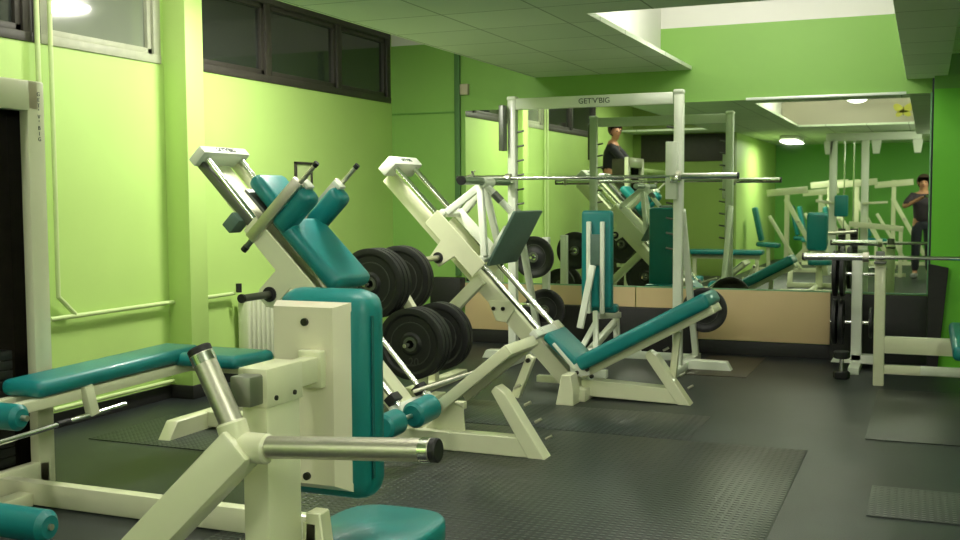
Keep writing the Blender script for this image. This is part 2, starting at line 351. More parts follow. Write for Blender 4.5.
part('glass_dome', lamp_e, t, (ball, (-1.0, 1.35, 2.80), .15, 20, (1, 1, .45)))
part('stem', white, t, (tube, (-1.0, 1.35, 2.84), (-1.0, 1.35, TZ), .015))
W = bpy.data.worlds.new('world'); S.world = W; W.use_nodes = True
W.node_tree.nodes['Background'].inputs[0].default_value = (.02, .025, .02, 1)
# ================================================================== FLOOR MATS
def floormat(label, m, x0, y0, x1, y1, h=.005, name='rubber_mat'):
    o = part(name, m, None, (box, (x0, y0, .0005), (x1, y1, h), .001), loc=((x0+x1)/2, (y0+y1)/2, 0)); return tag(o, label, 'mat', 'rubber mats on the floor')
floormat('large studded grey rubber mat in the middle foreground', mat_s, -2.62, 3.0, -.56, 5.88)
floormat('studded grey rubber mat under the leg press', mat_s, -3.2, 5.90, -1.20, 6.60, .004)
floormat('dark rubber tile in front of the bench press station', mat_d, -.29, 6.28, 1.2, 7.95)
floormat('small pale green rubber mat at the right edge of the floor', mat_s2, -.21, 4.76, 1.2, 5.27)
floormat('brown rubber mat in front of the mirror beside the squat rack', mat_b, -1.68, 8.12, -1.22, 9.15)
floormat('green-grey studded mat under the hack squat by the left wall', mat_s2, -4.35, 4.72, -3.3, 5.45)
# ================================================================== WEIGHT PLATES
def make_plate(r=.225, th=.045):
    t = thing('weight_plate', '', 'weight plate', (0, 0, 0))
    h = th/2
    prof = [(-h, r-.012), (-h+.004, r), (h-.004, r), (h, r-.012), (h, r-.035), (h*.45, r-.05), (h*.45, .075), (h, .06), (h, .026), (-h, .026), (-h, .06), (-h*.45, .075), (-h*.45, r-.05), (-h, r-.035)]
    part('disc', iron, t, (lathe, prof, (0,0,0), (0,1,0)))
    hb = [(-h-.003, .045), (-h-.003, .0262), (h+.003, .0262), (h+.003, .045)]
    part('hub', darksteel, t, (lathe, hb, (0,0,0), (0,1,0), 32))
    part('rim_ring', ironring, t, (lathe, [(-h*.45-.004, r*.62), (-h*.45-.004, r*.59), (-h*.3, r*.59), (-h*.3, r*.62)], (0,0,0), (0,1,0)))
    if r > .2: text('lettering', '20', .07, ironring, t, (0.02, -h*.45-.001, -r*.5), (1,0,0), (0,0,1), .003)
    return t
big = make_plate(); mid = make_plate(.18, .035); small = make_plate(.12, .028)
used = set()
def plate(proto, c, label, rotz=0, roty=0, group=None):
    if proto in used: o = copy_tree(proto)
    else: o = proto; used.add(proto)
    o.location = c; o.rotation_euler = (0, roty, rotz); o['label'] = label
    o['group'] = group or 'weight plates on the pegs'
    return o
# ================================================================== HACK SQUAT (machine by the left wall)
NY = V((0, 1, 0))
hs = thing('hack_squat_machine', 'white hack squat machine with long teal backrest and shoulder pads', 'exercise machine', (-3.0, 5.3, 0))
YC = 5.3; rl = V((-3.80, 0, 1.60)); rh = V((-2.515, 0, .307))
u = (rh-rl).normalized(); nn = V((-u.z, 0, u.x)); nn = nn if nn.z > 0 else -nn
def Y(p, y): return V((p[0], y, p[2] if len(p) == 3 else p[1]))
rb = rh-nn*.09
part('main_beam', cream, hs, (beam, Y(rl-nn*.10, YC), Y(rb-nn*.10+u*.3, YC), .13, .10, (0,1,0)))
for y in (YC-.2, YC+.13):
    part('guide_rod', chrome, hs, (tube, Y(rl, y), Y(rb, y), .016))
    part('side_rail', darksteel if y < YC else cream, hs, (beam, Y(rl-nn*.05-u*0, y), Y(rl-nn*.05+u*.66, y), .035, .05, (0,1,0)))
part('top_crossbar', white, hs, (beam, Y(rl-nn*.01, YC-.26), Y(rl-nn*.01, YC+.18), .055, .11, u))
text('lettering', "GET'V'BIG", .042, ink, hs, Y(rl+nn*.047, YC-.04), (0,1,0), -u)
part('bottom_crossbar', white, hs, (beam, Y(rb-nn*.03, YC-.24), Y(rb-nn*.03, YC+.24), .05, .03, u))
for y in (YC-.2, YC+.13): part('end_block', black, hs, (beam, Y(rb-u*.05, y-.045), Y(rb-u*.05, y+.045), .05, .06, u))
# sled
def al(s, n, y=0): return Y(rl + u*s + nn*n, y)
sp_ = [(p.x, p.z) for p in (al(.50,.01), al(.50,-.10), al(.80,-.11), al(.80,-.27), al(.84,-.30), al(.90,-.30), al(.935,-.27), al(.935,-.11), al(1.04,-.11), al(1.04,.01))]
part('sled_side', cream, hs, (prism, sp_, YC-.24, YC-.225)); part('sled_side', cream, hs, (prism, sp_, YC+.225, YC+.24))
part('sled_spine', darksteel, hs, (beam, al(.30,.02,YC), al(1.1,.02,YC), .28, .02, (0,1,0)))
part('backrest', teal, hs, (cushion, al(.62,.085,YC-.02), al(1.12,.085,YC-.02), .40, .10, (0,1,0), .045))
part('headrest', teal, hs, (cushion, al(.28,.10,YC), al(.56,.09,YC), .30, .10, (0,1,0), .045))
for y in (YC-.18, YC+.165):
    sp = part('shoulder_pad', teal, hs, (cushion, al(.635,.05,y), al(.635,.34,y), .13, .12, (0,1,0), .045))
    part('pad_plate', white, sp, (beam, al(.59,.335,y), al(.59,.36,y), .07, .06, (0,1,0), .006))
    ys = y-.06 if y < YC else y+.045
    part('handle_arm', steel, hs, (beam, al(.565,-.10,ys), al(.565,.35,ys), .04, .065, (0,1,0)))
    g = part('handle', steel, hs, (tube, al(.578,.33,ys), al(.578,.485,ys), .013))
    part('handle_cap', black, g, (tube, al(.578,.475,ys), al(.578,.50,ys), .016))
    g = part('lower_handle', darksteel, hs, (tube, al(.578,-.16,ys), al(.578,-.08,ys), .016)); part('handle_cap', black, g, (tube, al(.578,-.18,ys), al(.578,-.15,ys), .019))
part('stop_block', greysteel, hs, (beam, al(.42,-.12,YC-.26), al(.42,-.12,YC-.15), .07, .10, u))
for s, y0, y1 in ((-1, YC-.24, YC-.50), (1, YC+.24, YC+.50)):
    h_ = part('weight_horn', darksteel, hs, (tube, al(.868,-.23,y0), al(.868,-.23,y1), .020))
    part('horn_collar', black, h_, (tube, al(.868,-.23,y0), al(.868,-.23,y0+s*.012), .042))
    part('horn_cap', black, h_, (tube, al(.868,-.23,y1), al(.868,-.23,y1+s*.015), .024))
# frame
part('rear_foot', cream, hs, (prism, [(4.83, 0), (5.80, 0), (5.80, .085), (5.72, .10), (4.91, .10)], -3.96, -3.88, 0), )
part('rear_strut', cream, hs, (beam, (-3.34, YC, .08), al(1.0,-.13,YC), .07, .07, (0,1,0)))
YC = 5.23
part('base_spine', cream, hs, (prism, [(-3.9, .015), (-1.86, .003), (-1.88, .105), (-3.9, .105)], YC-.046, YC+.046))
part('notched_upright', cream, hs, (prism, [(-1.785, 0), (-1.88, 0), (-2.085, .34), (-2.06, .37), (-2.01, .335)], YC-.05, YC+.05))
for k in range(4):
    p = V((-1.80-.055*k*1.05, 0, .10+.085*k)); part('adjustment_peg', steel, hs, (tube, Y(p, YC), Y(p+V((.035,0,.02)), YC), .008))
YC = 5.30
fp0, fp1 = V((-2.42, 0, .235)), V((-2.005, 0, .575)); fd = (fp1-fp0).normalized(); fn = V((-fd.z, 0, fd.x))
part('foot_plate', greysteel, hs, (beam, Y(fp0+fn*.0, YC+.1), Y(fp1, YC+.1), .44, .012, (0,1,0)), label='underside of the tilted foot plate')
part('foot_plate_rail', cream, hs, (beam, Y(fp0-fn*.02, YC-.10), Y(fp1-fn*.02, YC-.10), .05, .06, (0,1,0)), (beam, Y(fp0-fn*.02, YC+.29), Y(fp1-fn*.02, YC+.29), .05, .06, (0,1,0)), (beam, Y(fp1-fn*.02-fd*.02, YC-.12), Y(fp1-fn*.02-fd*.02, YC+.31), .06, .06, fd))
q = part('prop_strut', cream, hs, (beam, (-1.90, YC+.0, .52), (-1.99, YC+.0, .30), .05, .045, (0,1,0)))
part('bolt', bolt, q, (tube, (-1.91, YC-.04, .50), (-1.91, YC+.03, .50), .012))
part('gusset', cream, hs, (prism, [(-2.50, .10), (-2.26, .10), (-2.27, .23), (-2.34, .26)], YC-.06, YC-.045))
part('lower_bar', steel, hs, (beam, (-2.62, YC+.05, .275), (-2.30, YC+.35, .38), .03, .02))
part('pad_axle', steel, hs, (tube, at(389,425,1,4.74), at(430,408,1,5.22), .012))
part('roller_pad', teal, hs, (tube, at(412,416,1,4.99), at(432,406,1,5.17), .070, 28, None, .015))
part('roller_pad', teal, hs, (tube, at(382,428,1,4.72), at(398,421,1,4.88), .066, 28, None, .015))
# ================================================================== LEG PRESS
lp = thing('leg_press_machine', 'white leg press with tilted grey foot plate and low teal bench', 'exercise machine', (-2.6, 6.98, 0))
YC = 6.98; rl = V((-3.48, 0, 1.575)); rh = V((-2.40, 0, .46)); u = (rh-rl).normalized(); nn = V((-u.z, 0, u.x)); nn = nn if nn.z > 0 else -nn
def am(s, n, y=0): return Y(rl + u*s + nn*n, y)
Lr = (rh-rl).length
part('main_beam', cream, lp, (beam, am(-.02,-.115,YC), am(Lr+.52,-.125,YC), .12, .11, (0,1,0)))
for y in (YC-.14, YC+.16): part('guide_rod', chrome, lp, (tube, am(-.02,0,y), am(Lr+.02,0,y), .021))
part('top_block', white, lp, (beam, am(-.02,-.02,YC-.20), am(-.02,-.02,YC+.24), .08, .13, u, .012), label='white top block of the rails')
text('lettering', "GET'V'BIG", .038, ink, lp, am(-.02,.047,YC+.02), (0,1,0), -u)
part('bottom_crossbar', white, lp, (beam, am(Lr+.02,-.01,YC-.26), am(Lr+.02,-.01,YC+.24), .06, .05, u))
part('end_block', steel, lp, (beam, am(Lr+.02,.0,YC+.14), am(Lr+.02,.0,YC+.24), .07, .06, u))
# carriage
def amq(l): return [(p.x, p.z) for p in (am(*k) for k in l)]
cp = [(.36,.04), (.44,.09), (1.03,.02), (1.03,-.14), (.83,-.14), (.80,-.26), (.70,-.26), (.68,-.14), (.36,-.14)]
cp = [(.47,.045), (.47,-.09), (.64,-.09), (.66,-.225), (.76,-.225), (.79,-.09), (.98,-.09), (.98,.045)]
part('carriage_side', cream, lp, (prism, amq(cp), YC-.20, YC-.188)); part('carriage_side', cream, lp, (prism, amq(cp), YC+.20, YC+.212))
ap = V((-2.865, 0, 1.435))
part('carriage_frame', white, lp, (beam, am(.52,.06,YC-.15), Y(ap, YC-.02), .045, .05, (0,1,0)), (beam, am(.52,.06,YC+.15), Y(ap, YC+.06), .045, .05, (0,1,0)),
     (beam, Y(ap, YC-.04), am(.93,.06,YC-.15), .045, .045, (0,1,0)), (beam, Y(ap, YC+.04), am(.93,.06,YC+.15), .045, .045, (0,1,0)),
     (beam, am(.50,.04,YC-.17), am(.50,.04,YC+.19), .05, .04, u), (beam, am(.93,.04,YC-.17), am(.93,.04,YC+.19), .05, .04, u))
part('carriage_web', white, lp, (beam, am(.5,.05,YC+.1), am(.93,.05,YC+.1), .012, .08, (0,1,0)))
part('pivot_hub', white, lp, (tube, (-2.84, YC-.08, 1.455), (-2.84, YC+.10, 1.455), .035))
hb = part('handle_bar', mat('dull_green_steel', (.30, .36, .28), .35, metal=.8), lp, (tube, (-2.84, YC-.42, 1.463), (-2.84, YC+.42, 1.463), .027), label='dull steel cross bar')
part('bar_cap', black, hb, (tube, (-2.84, YC-.435, 1.463), (-2.84, YC-.415, 1.463), .030)); part('bar_hook', darksteel, hb, (tube, (-2.84, YC-.2, 1.485), (-2.86, YC-.2, 1.53), .007))
q = part('link_arm', white, lp, (tube, (-2.84, YC, 1.44), (-2.67, YC+.05, 1.25), .024)); part('link_sleeve', darksteel, q, (tube, (-2.785, YC+.013, 1.38), (-2.735, YC+.026, 1.325), .028))
f0, f1 = V((-2.775, 0, .885)), V((-2.575, 0, 1.255)); fdd = (f1-f0).normalized()
part('foot_plate', greysteel, lp, (beam, Y(f0, YC+.14), Y(f1, YC+.14), .56, .022, (0,1,0)), label='dark grey-green tilted foot plate')
part('foot_plate_bracket', white, lp, (beam, am(.95,.05,YC+.0), Y(f0+fdd*.10+V((-.045,0,.025)), YC), .1, .04, (0,1,0)), (beam, am(.93,.06,YC-.05), (-2.665, YC-.05, 1.15), .035, .035, (0,1,0)))
for s, y0, y1 in ((-1, YC-.19, YC-.46), (1, YC+.21, YC+.42)):
    h_ = part('weight_horn', steel, lp, (tube, am(.71,-.185,y0), am(.71,-.185,y1), .018))
    part('horn_collar', black, h_, (tube, am(.71,-.185,y0), am(.71,-.185,y0+s*.012), .040)); part('horn_cap', black, h_, (tube, am(.71,-.185,y1), am(.71,-.185,y1+s*.02), .024))
part('gusset', cream, lp, (prism, [(-2.80, .64), (-2.74, .50), (-2.66, .49), (-2.60, .58), (-2.62, .64)], YC-.075, YC-.062))
for x, z in ((-2.755, .585), (-2.685, .585), ): part('bolt', bolt, lp, (tube, (x, YC-.085, z), (x, YC-.07, z), .014))
part('rear_leg', cream, lp, (beam, (-3.22, YC-.08, .42), (-2.84, YC-.08, .79), .07, .08, (0,1,0)), (beam, (-3.22, YC-.08, .43), (-3.22, YC-.08, .0), .07, .07, (0,1,0)))
part('rear_foot', cream, lp, (box, (-3.27, YC-.45, 0), (-3.18, YC+.45, .06)))
part('mid_foot', cream, lp, (prism, [(-2.21, 0), (-2.09, 0), (-2.09, .10), (-2.11, .20), (-2.17, .20)], YC-.36, YC-.22), (box, (-2.16, YC-.2, 0), (-2.06, YC+.3, .08)), (beam, (-2.55, YC+.25, .06), (-2.1, YC+.25, .06), .05, .05))
part('base_spine', cream, lp, (prism, [(-2.12, .02), (-1.45, .003), (-1.47, .10), (-2.12, .13)], YC-.082, YC+.04))
part('notched_upright', cream, lp, (prism, [(-1.385, 0), (-1.47, 0), (-1.69, .31), (-1.665, .345), (-1.61, .315)], YC-.086, YC+.02))
for k in range(4):
    p = V((-1.42-.055*k, 0, .10+.08*k)); part('adjustment_peg', steel, lp, (tube, Y(p, YC), Y(p+V((.035,0,.02)), YC), .008))
part('prop_strut', cream, lp, (beam, (-1.49, YC, .47), (-1.52, YC, .16), .045, .045, (0,1,0)))
part('seat', teal, lp, (cushion, (-2.345, YC, .43), (-2.13, YC, .235), .36, .07, (0,1,0), .02))
bd = V((.92, 0, .50)).normalized(); bn = V((-bd.z, 0, bd.x)); b0 = V((-2.10, 0, .215)); b1 = b0+bd*.97
part('backrest', teal, lp, (cushion, Y(b0+bn*.03, YC), Y(b1+bn*.03, YC), .42, .10, (0,1,0), .03))
part('backrest_frame', cream, lp, (beam, Y(b0-bn*.04-bd*.03, YC-.11), Y(b1-bn*.04-bd*.01, YC-.11), .05, .055, (0,1,0)), (beam, Y(b0-bn*.04, YC+.11), Y(b1-bn*.04-bd*.01, YC+.11), .05, .055, (0,1,0)), (beam, Y(b1-bn*.04-bd*.04, YC-.11), Y(b1-bn*.04-bd*.04, YC+.11), .05, .05, bd))
q = part('hinge_bracket', white, lp, (beam, (-2.17, YC-.17, .20), (-2.04, YC-.17, .22), .015, .09, (0,1,0)), (beam, (-2.28, YC-.2, .38), (-2.13, YC-.2, .22), .012, .025, (0,1,0)))
for x, z in ((-2.12, .19), (-2.05, .215), (-2.02, .17)): part('bolt', bolt, q, (tube, (x, YC-.19, z), (x, YC-.17, z), .013))
# ================================================================== PLATE TREE between the two machines
pt = thing('plate_tree', 'white slanted plate storage stand holding black discs behind the hack squat', 'weight stand', (-3.1, 6.25, 0))
part('post', cream, pt, (beam, (-3.26, 6.27, .92), (-2.86, 6.27, .30), .06, .06, (0,1,0)), (beam, (-3.0, 6.27, .48), (-3.0, 6.27, .0), .06, .06, (0,1,0)))
part('base_foot', cream, pt, (box, (-3.3, 6.24, 0), (-2.7, 6.30, .05)), (box, (-3.04, 6.0, 0), (-2.96, 6.55, .05)))
for x, z in ((-3.24, .81), (-2.96, .44)):
    part('storage_peg', chrome, pt, (tube, (x, 5.93, z), (x, 6.62, z), .0125), label='chrome storage peg')
for x, z, w in ((-3.24, .81, 'upper'), (-2.96, .44, 'lower')):
    plate(big, (x, 6.03, z), 'large black weight plate on the %s near peg, front face showing' % w)
    plate(big, (x, 6.082, z), 'black weight plate on the %s near peg, directly behind the front one' % w)
    plate(big, (x, 6.134, z), 'black weight plate on the %s near peg, last against the slanted post' % w)
    plate(big, (x, 6.42, z), 'black weight plate on the %s far peg behind the post' % w)
    plate(big, (x, 6.472, z), 'rearmost black weight plate on the %s far peg' % w)
# low plates by the radiator
ss = thing('plate_stand', 'low white floor stand with black discs in front of the radiator', 'weight stand', (-3.95, 5.9, 0))
part('foot_bar', cream, ss, (box, (-4.0, 6.1, 0), (-3.9, 6.8, .05))); part('post', cream, ss, (box, (-3.98, 6.42, .05), (-3.92, 6.48, .42))); part('peg', chrome, ss, (tube, (-3.95, 6.2, .34), (-3.95, 6.7, .34), .0125))
plate(mid, (-3.95, 6.30, .34), 'black weight plate on the low stand by the radiator, nearer one')
plate(mid, (-3.95, 6.58, .34), 'black weight plate on the low stand by the radiator, farther one')
# ================================================================== SQUAT RACK
rk = thing('squat_rack', 'tall white squat rack with a lettered top beam before the mirror', 'squat rack', (-2.4, 8.15, 0))
YR = 8.15
for x, s in ((-3.08, -1), (-1.74, 1)):
    up_ = part('upright', white, rk, (box, (x-.036, YR-.036, .05), (x+.036, YR+.036, 2.13), .014))
    for k in range(9): part('hook_peg', darksteel, up_, (tube, (x-s*.04, YR-.0, .95+k*.115), (x-s*.095, YR-.0, .96+k*.115), .008))
    part('upright_cap', white, up_, (box, (x-.04, YR-.04, 2.12), (x+.04, YR+.04, 2.155), .012))
    part('rear_brace', white, rk, (beam, (x+.02, YR+.03, 1.25), (x+.02, YR+.62, .05), .05, .05, (1,0,0)))
    part('base_rail', white, rk, (box, (x-.04, YR-.25, 0), (x+.04, YR+.72, .06)))
    part('side_foot', white, rk, (prism, [(x, 0), (x+s*.37, 0), (x+s*.33, .07), (x, .075)], YR+.22, YR+.32))
    part('bar_holder', white if s > 0 else darksteel, rk, (box, (x-.075, YR-.125, 1.33 if s > 0 else 1.72), (x+.01 if s > 0 else x-.03, YR-.042, 1.76 if s > 0 else 2.08), .006), label='white bar holder plate' if s > 0 else 'black rubber strip on the upright')
    part('bar_hook', chrome, rk, (box, (x-.03, YR-.16, 1.455), (x+.03, YR-.04, 1.475), .004), (box, (x-.03, YR-.17, 1.455), (x+.03, YR-.155, 1.51), .004))
    part('plate_peg', chrome, rk, (beam, (x, YR+.42, .44), (x+s*.105, YR+.42, .44), .03, .03), (tube, (x+s*.105, YR+.41, .44), (x+s*.105, YR+.70, .44), .0125))
tbm = part('top_beam', white, rk, (box, (-3.04, YR-.05, 2.045), (-1.78, YR-.005, 2.135), .008))
text('lettering', "GET'V'BIG", .058, ink, rk, (-2.39, YR-.052, 2.09), (1,0,0), (0,0,1))
part('lower_crossbar', white, rk, (box, (-3.04, YR+.62, .0), (-1.76, YR+.67, .06)))
bb = thing('barbell', 'long steel barbell resting across the squat rack', 'barbell', (-2.4, 8.03, 1.50))
def barbell(t, xc, y, z, half=1.11, sl=.42):
    part('shaft', chrome, t, (tube, (xc-half+.05, y, z), (xc+half-.05, y, z), .014))
    for s in (-1, 1):
        e = part('sleeve', chrome, t, (tube, (xc+s*(half-sl), y, z), (xc+s*half, y, z), .026)); part('collar', steel, e, (tube, (xc+s*(half-sl-.03), y, z), (xc+s*(half-sl+.01), y, z), .037))
        part('sleeve_cap', black, e, (tube, (xc+s*half, y, z), (xc+s*(half+.012), y, z), .026))
barbell(bb, -2.395, 8.035, 1.502)
part('spring_clip', steel, bb, (tube, (-3.42, 8.035, 1.502), (-3.40, 8.035, 1.502), .032), (tube, (-3.40, 8.035, 1.53), (-3.36, 8.035, 1.57), .005))
PX = math.pi/2
plate(mid, (-1.635, YR+.52, .44), 'black weight plate on the squat rack peg, behind the leg press backrest')
# tall storage with upright discs left of rack
sh = thing('plate_holder', 'white upright plate holder behind the leg press foot plate', 'weight stand', (-3.1, 8.9, 0))
part('post', white, sh, (box, (-3.13, 9.0, .04), (-3.07, 9.06, 1.0))); part('foot', white, sh, (box, (-3.3, 8.75, 0), (-2.9, 9.15, .04)))
part('peg', chrome, sh, (tube, (-3.10, 8.62, .84), (-3.10, 9.0, .84), .0125)); part('lower_arm', white, sh, (box, (-3.13, 9.0, .36), (-2.95, 9.05, .42))); part('peg', chrome, sh, (tube, (-3.0, 8.62, .39), (-3.0, 9.0, .39), .0125))
plate(mid, (-3.0, 8.70, .39), 'black weight plate on the low peg of the white holder near the mirror')
plate(mid, (-3.10, 8.70, .84), 'large black weight plate hanging high behind the leg press foot plate')
# ================================================================== INCLINE BENCH IN THE RACK
ib = thing('adjustable_bench', 'teal bench with its backrest upright standing inside the squat rack', 'bench', (-2.38, 8.2, 0))
part('backrest', teal, ib, (cushion, (-2.38, 8.17, .48), (-2.38, 8.17, 1.245), .25, .07, (1,0,0), .025))
part('backrest_frame', white, ib, (beam, (-2.435, 8.115, .44), (-2.435, 8.115, 1.16), .035, .035, (1,0,0)), (beam, (-2.325, 8.115, .44), (-2.325, 8.115, 1.16), .035, .035, (1,0,0)))
part('frame_crossbar', greysteel, ib, (box, (-2.42, 8.10, .82), (-2.34, 8.13, 1.06), .003))
part('prop_strut', white, ib, (beam, (-2.39, 8.07, .82), (-2.455, 7.95, .34), .05, .04, (1,0,0)))
part('base_frame', white, ib, (beam, (-2.38, 8.12, .46), (-2.34, 8.0, .12), .04, .04), (beam, (-2.37, 8.1, .38), (-2.48, 7.95, .12), .04, .04), (beam, (-2.40, 7.75, .1), (-2.40, 8.75, .3), .05, .05, (1,0,0)))
part('front_foot', white, ib, (box, (-2.62, 7.72, 0), (-2.18, 7.78, .06)), (box, (-2.43, 7.73, .05), (-2.37, 7.77, .11))); part('rear_foot', white, ib, (box, (-2.6, 8.82, 0), (-2.2, 8.88, .06)), (beam, (-2.4, 8.85, .05), (-2.4, 8.78, .40), .05, .05, (1,0,0)))
part('seat', teal, ib, (cushion, (-2.38, 8.22, .47), (-2.38, 8.32, .47), .28, .07, (1,0,0), .025)); part('seat_beam', white, ib, (beam, (-2.38, 8.14, .42), (-2.38, 8.80, .36), .05, .05, (1,0,0)))
# ================================================================== BENCH PRESS STATION (right)
bp_ = thing('bench_press_station', 'cream bench press frame with barbell rests at the right edge', 'bench', (.3, 8.15, 0))
for x in (-.295, .87):
    part('upright', cream, bp_, (box, (x-.037, 8.1, 0), (x+.037, 8.18, .905), .008))
    part('bar_rest', darksteel, bp_, (beam, (x-.0, 8.08, .90), (x, 8.08, .96), .03, .06), (box, (x-.04, 8.02, .872), (x+.04, 8.19, .888), .003))
part('cross_beam', cream, bp_, (box, (-.26, 8.1, .235), (.84, 8.16, .355), .006)); part('low_beam', cream, bp_, (box, (-.26, 8.12, .085), (.84, 8.17, .15), .005))
part('foot_rail', white, bp_, (box, (-.02, 8.05, .10), (.6, 8.11, .16), .005))
part('bench_pad', teal, bp_, (cushion, (.30, 6.95, .41), (.30, 8.30, .41), .28, .09, (1,0,0), .03)); part('bench_beam', cream, bp_, (beam, (.30, 6.95, .33), (.30, 8.12, .33), .06, .07)); part('front_leg', cream, bp_, (box, (.27, 7.0, 0), (.33, 7.06, .33)), (box, (.24, 6.98, 0), (.36, 7.08, .03)))
b2 = thing('barbell', 'empty chrome barbell on the bench press station at the right', 'barbell', (.29, 8.05, .925)); barbell(b2, .29, 8.06, .917, 1.10, .41)
# plate tree by mirror
tr = thing('plate_tree', 'white upright plate tree with small discs between beige board and bench press', 'weight stand', (-.49, 8.9, 0))
part('post', white, tr, (box, (-.53, 8.86, .06), (-.45, 8.94, .90), .006)); part('base_foot', white, tr, (prism, [(-.68, .04), (-.34, .04), (-.36, .11), (-.64, .11)], 8.86, 8.95))
part('base_rail', white, tr, (box, (-.53, 8.55, .0), (-.45, 9.2, .05)))
for z in (.36, .74): part('storage_peg', chrome, tr, (tube, (-.69, 8.9, z), (-.30, 8.9, z), .0125))
for x, z, p, l in ((-.655, .36, mid, 'outer small black plate on the low left peg of the white plate tree'), (-.605, .36, mid, 'inner small black plate on the low left peg of the white plate tree'),
                   (-.655, .74, mid, 'outer small black plate on the high left peg of the white plate tree'), (-.60, .74, mid, 'inner small black plate on the high left peg of the white plate tree'), (-.385, .36, small, 'little black plate on the low right peg of the white tree')):
    plate(p, (x, 8.9, z), l, PX)
db = thing('dumbbell', 'black dumbbell standing on end on the floor before the plate tree', 'dumbbell', (-.56, 8.35, 0))
part('handle', chrome, db, (tube, (-.56, 8.35, .05), (-.56, 8.35, .16), .016)); part('head', iron, db, (tube, (-.56, 8.35, 0), (-.56, 8.35, .055), .06, 8, None, .008)); part('head', iron, db, (tube, (-.56, 8.35, .15), (-.56, 8.35, .205), .06, 8, None, .008))
# black rubber sheets leaning
tag(part('rubber_sheet', blackboard, None, (beam, (-.348, 9.23, .0), (-.348, 9.27, .55), .735, .025, (1,0,0)), loc=(-.35, 9.2, 0)), 'black rubber sheet leaning below the mirror behind the bench press', 'rubber sheet')
tag(part('rubber_sheet', blackboard, None, (box, (-3.50, 9.19, 0), (-1.80, 9.272, .385), .012), loc=(-2.6, 9.2, 0)), 'long low black rubber sheet standing before the beige boards behind the squat rack', 'rubber sheet')
tag(part('rubber_sheet', blackboard, None, (prism, [(.02, 0), (.02, .82), (.165, .79), (.10, 0)], 9.04, 9.08), loc=(.1, 9.06, 0)), 'tall slanted black sheet against the bright green wall at the right', 'rubber sheet')
tag(part('black_box', blackboard, None, (box, (-4.30, 9.16, .345), (-3.99, 9.295, .605), .01), loc=(-4.15, 9.2, .35)), 'black wall-mounted box left of the beige board', 'box')
# ================================================================== WEIGHT TOWER (far left)
wt = thing('weight_stack_tower', 'tall cream weight stack tower with vertical lettering at the left edge', 'exercise machine', (-4.0, 3.4, 0))
bm = B()
x0, x1 = -3.885, -3.83
box(bm, (x0, 3.83, 0), (x1, 3.935, 1.90), .01); box(bm, (x0, 3.02, 0), (x1, 3.14, 1.90), .01); box(bm, (x0, 3.10, 1.76), (x1, 3.90, 1.90), .01); box(bm, (x0, 3.10, 0), (x1, 3.90, .12), .01)
obj('housing', bm, cream, wt)
part('guard_panel', smoke, wt, (box, (-4.06, 3.03, .0), (-4.045, 3.93, 1.88), 0), (box, (-4.045, 3.03, 1.86), (-3.885, 3.93, 1.88), 0), (box, (-4.045, 3.03, 0), (-3.885, 3.93, .05), 0), (box, (-4.045, 3.915, .05), (-3.885, 3.93, 1.86), 0), (box, (-4.045, 3.03, .05), (-3.885, 3.045, 1.86), 0), label='dark smoked back guard')
for y in (3.33, 3.62): part('guide_rod', chrome, wt, (tube, (-3.96, y, .05), (-3.96, y, 1.86), .012))
for k in range(12): part('stack_plate', iron, wt, (box, (-4.02, 3.22, .12+k*.045), (-3.90, 3.76, .162+k*.045), .004))
part('cable', black, wt, (tube, (-3.96, 3.47, .65), (-3.96, 3.47, 1.86), .005)); part('selector_pin', chrome, wt, (tube, (-3.91, 3.47, .41), (-3.85, 3.47, .41), .008))
text('lettering', "G\nE\nT\n'\nV\n'\nB\nI\nG", .026, ink, wt, (-3.827, 3.895, 1.735), (0,1,0), (0,0,1))
# ================================================================== LYING LEG CURL
lc = thing('leg_curl_bench', 'long teal prone bench on a cream frame beside the weight tower', 'exercise machine', (-3.6, 4.1, 0))
LX = -3.66
part('bench_pad', teal, lc, (cushion, (LX, 3.56, .521), (LX, 4.70, .545), .24, .075, (1,0,0), .034))
part('chest_pad', teal, lc, (cushion, (LX+.22, 4.50, .525), (LX+.22, 4.86, .515), .50, .07, (1,0,0), .034), label='wide chest pad at the far end')
part('bench_rail', cream, lc, (beam, (LX+.07, 3.46, .455), (LX+.07, 4.80, .475), .05, .05, (1,0,0)))
part('bench_rail', cream, lc, (beam, (LX-.07, 3.46, .455), (LX-.07, 4.80, .475), .05, .05, (1,0,0)))
h0 = at(86, 392, 0, LX+.1)
part('hanger', cream, lc, (beam, h0+V((0,0,.03)), h0+V((.02,.02,-.11)), .055, .04, (0,1,0)))
r0 = at(-30, 452, 0, LX+.12); r1 = at(125, 404, 0, LX+.12)
q = part('chrome_rod', chrome, lc, (tube, r0, r1, .012)); part('rod_joint', black, q, (tube, r0+(r1-r0)*.52, r0+(r1-r0)*.60, .016))
part('front_leg', cream, lc, (box, (-3.215, 4.72, .03), (-3.155, 4.78, .47))); part('cross_rail', cream, lc, (box, (LX-.1, 4.72, .43), (-3.155, 4.77, .48)))
part('front_foot', cream, lc, (box, (-3.24, 4.60, 0), (-3.13, 4.80, .04)))
part('rear_leg', cream, lc, (box, (LX-.04, 3.30, .05), (LX+.04, 3.38, .48))); part('base_beam', cream, lc, (box, (-3.822, 3.58, .005), (-2.22, 3.64, .105))); part('base_spine', cream, lc, (box, (LX-.04, 3.30, 0), (LX+.04, 3.58, .06)))
p = at(22, 418, 1, 3.32)
part('roller_pad', teal, lc, (tube, p-V((.30,0,0)), p, .055, 28, None, .018)); part('roller_axle', steel, lc, (tube, p-V((.34,0,0)), p+V((.03,0,0)), .012)); part('roller_bracket', cream, lc, (beam, (LX, 3.34, .50), (p.x-.18, 3.32, p.z), .04, .04))
p = at(50, 527, 1, 3.0)
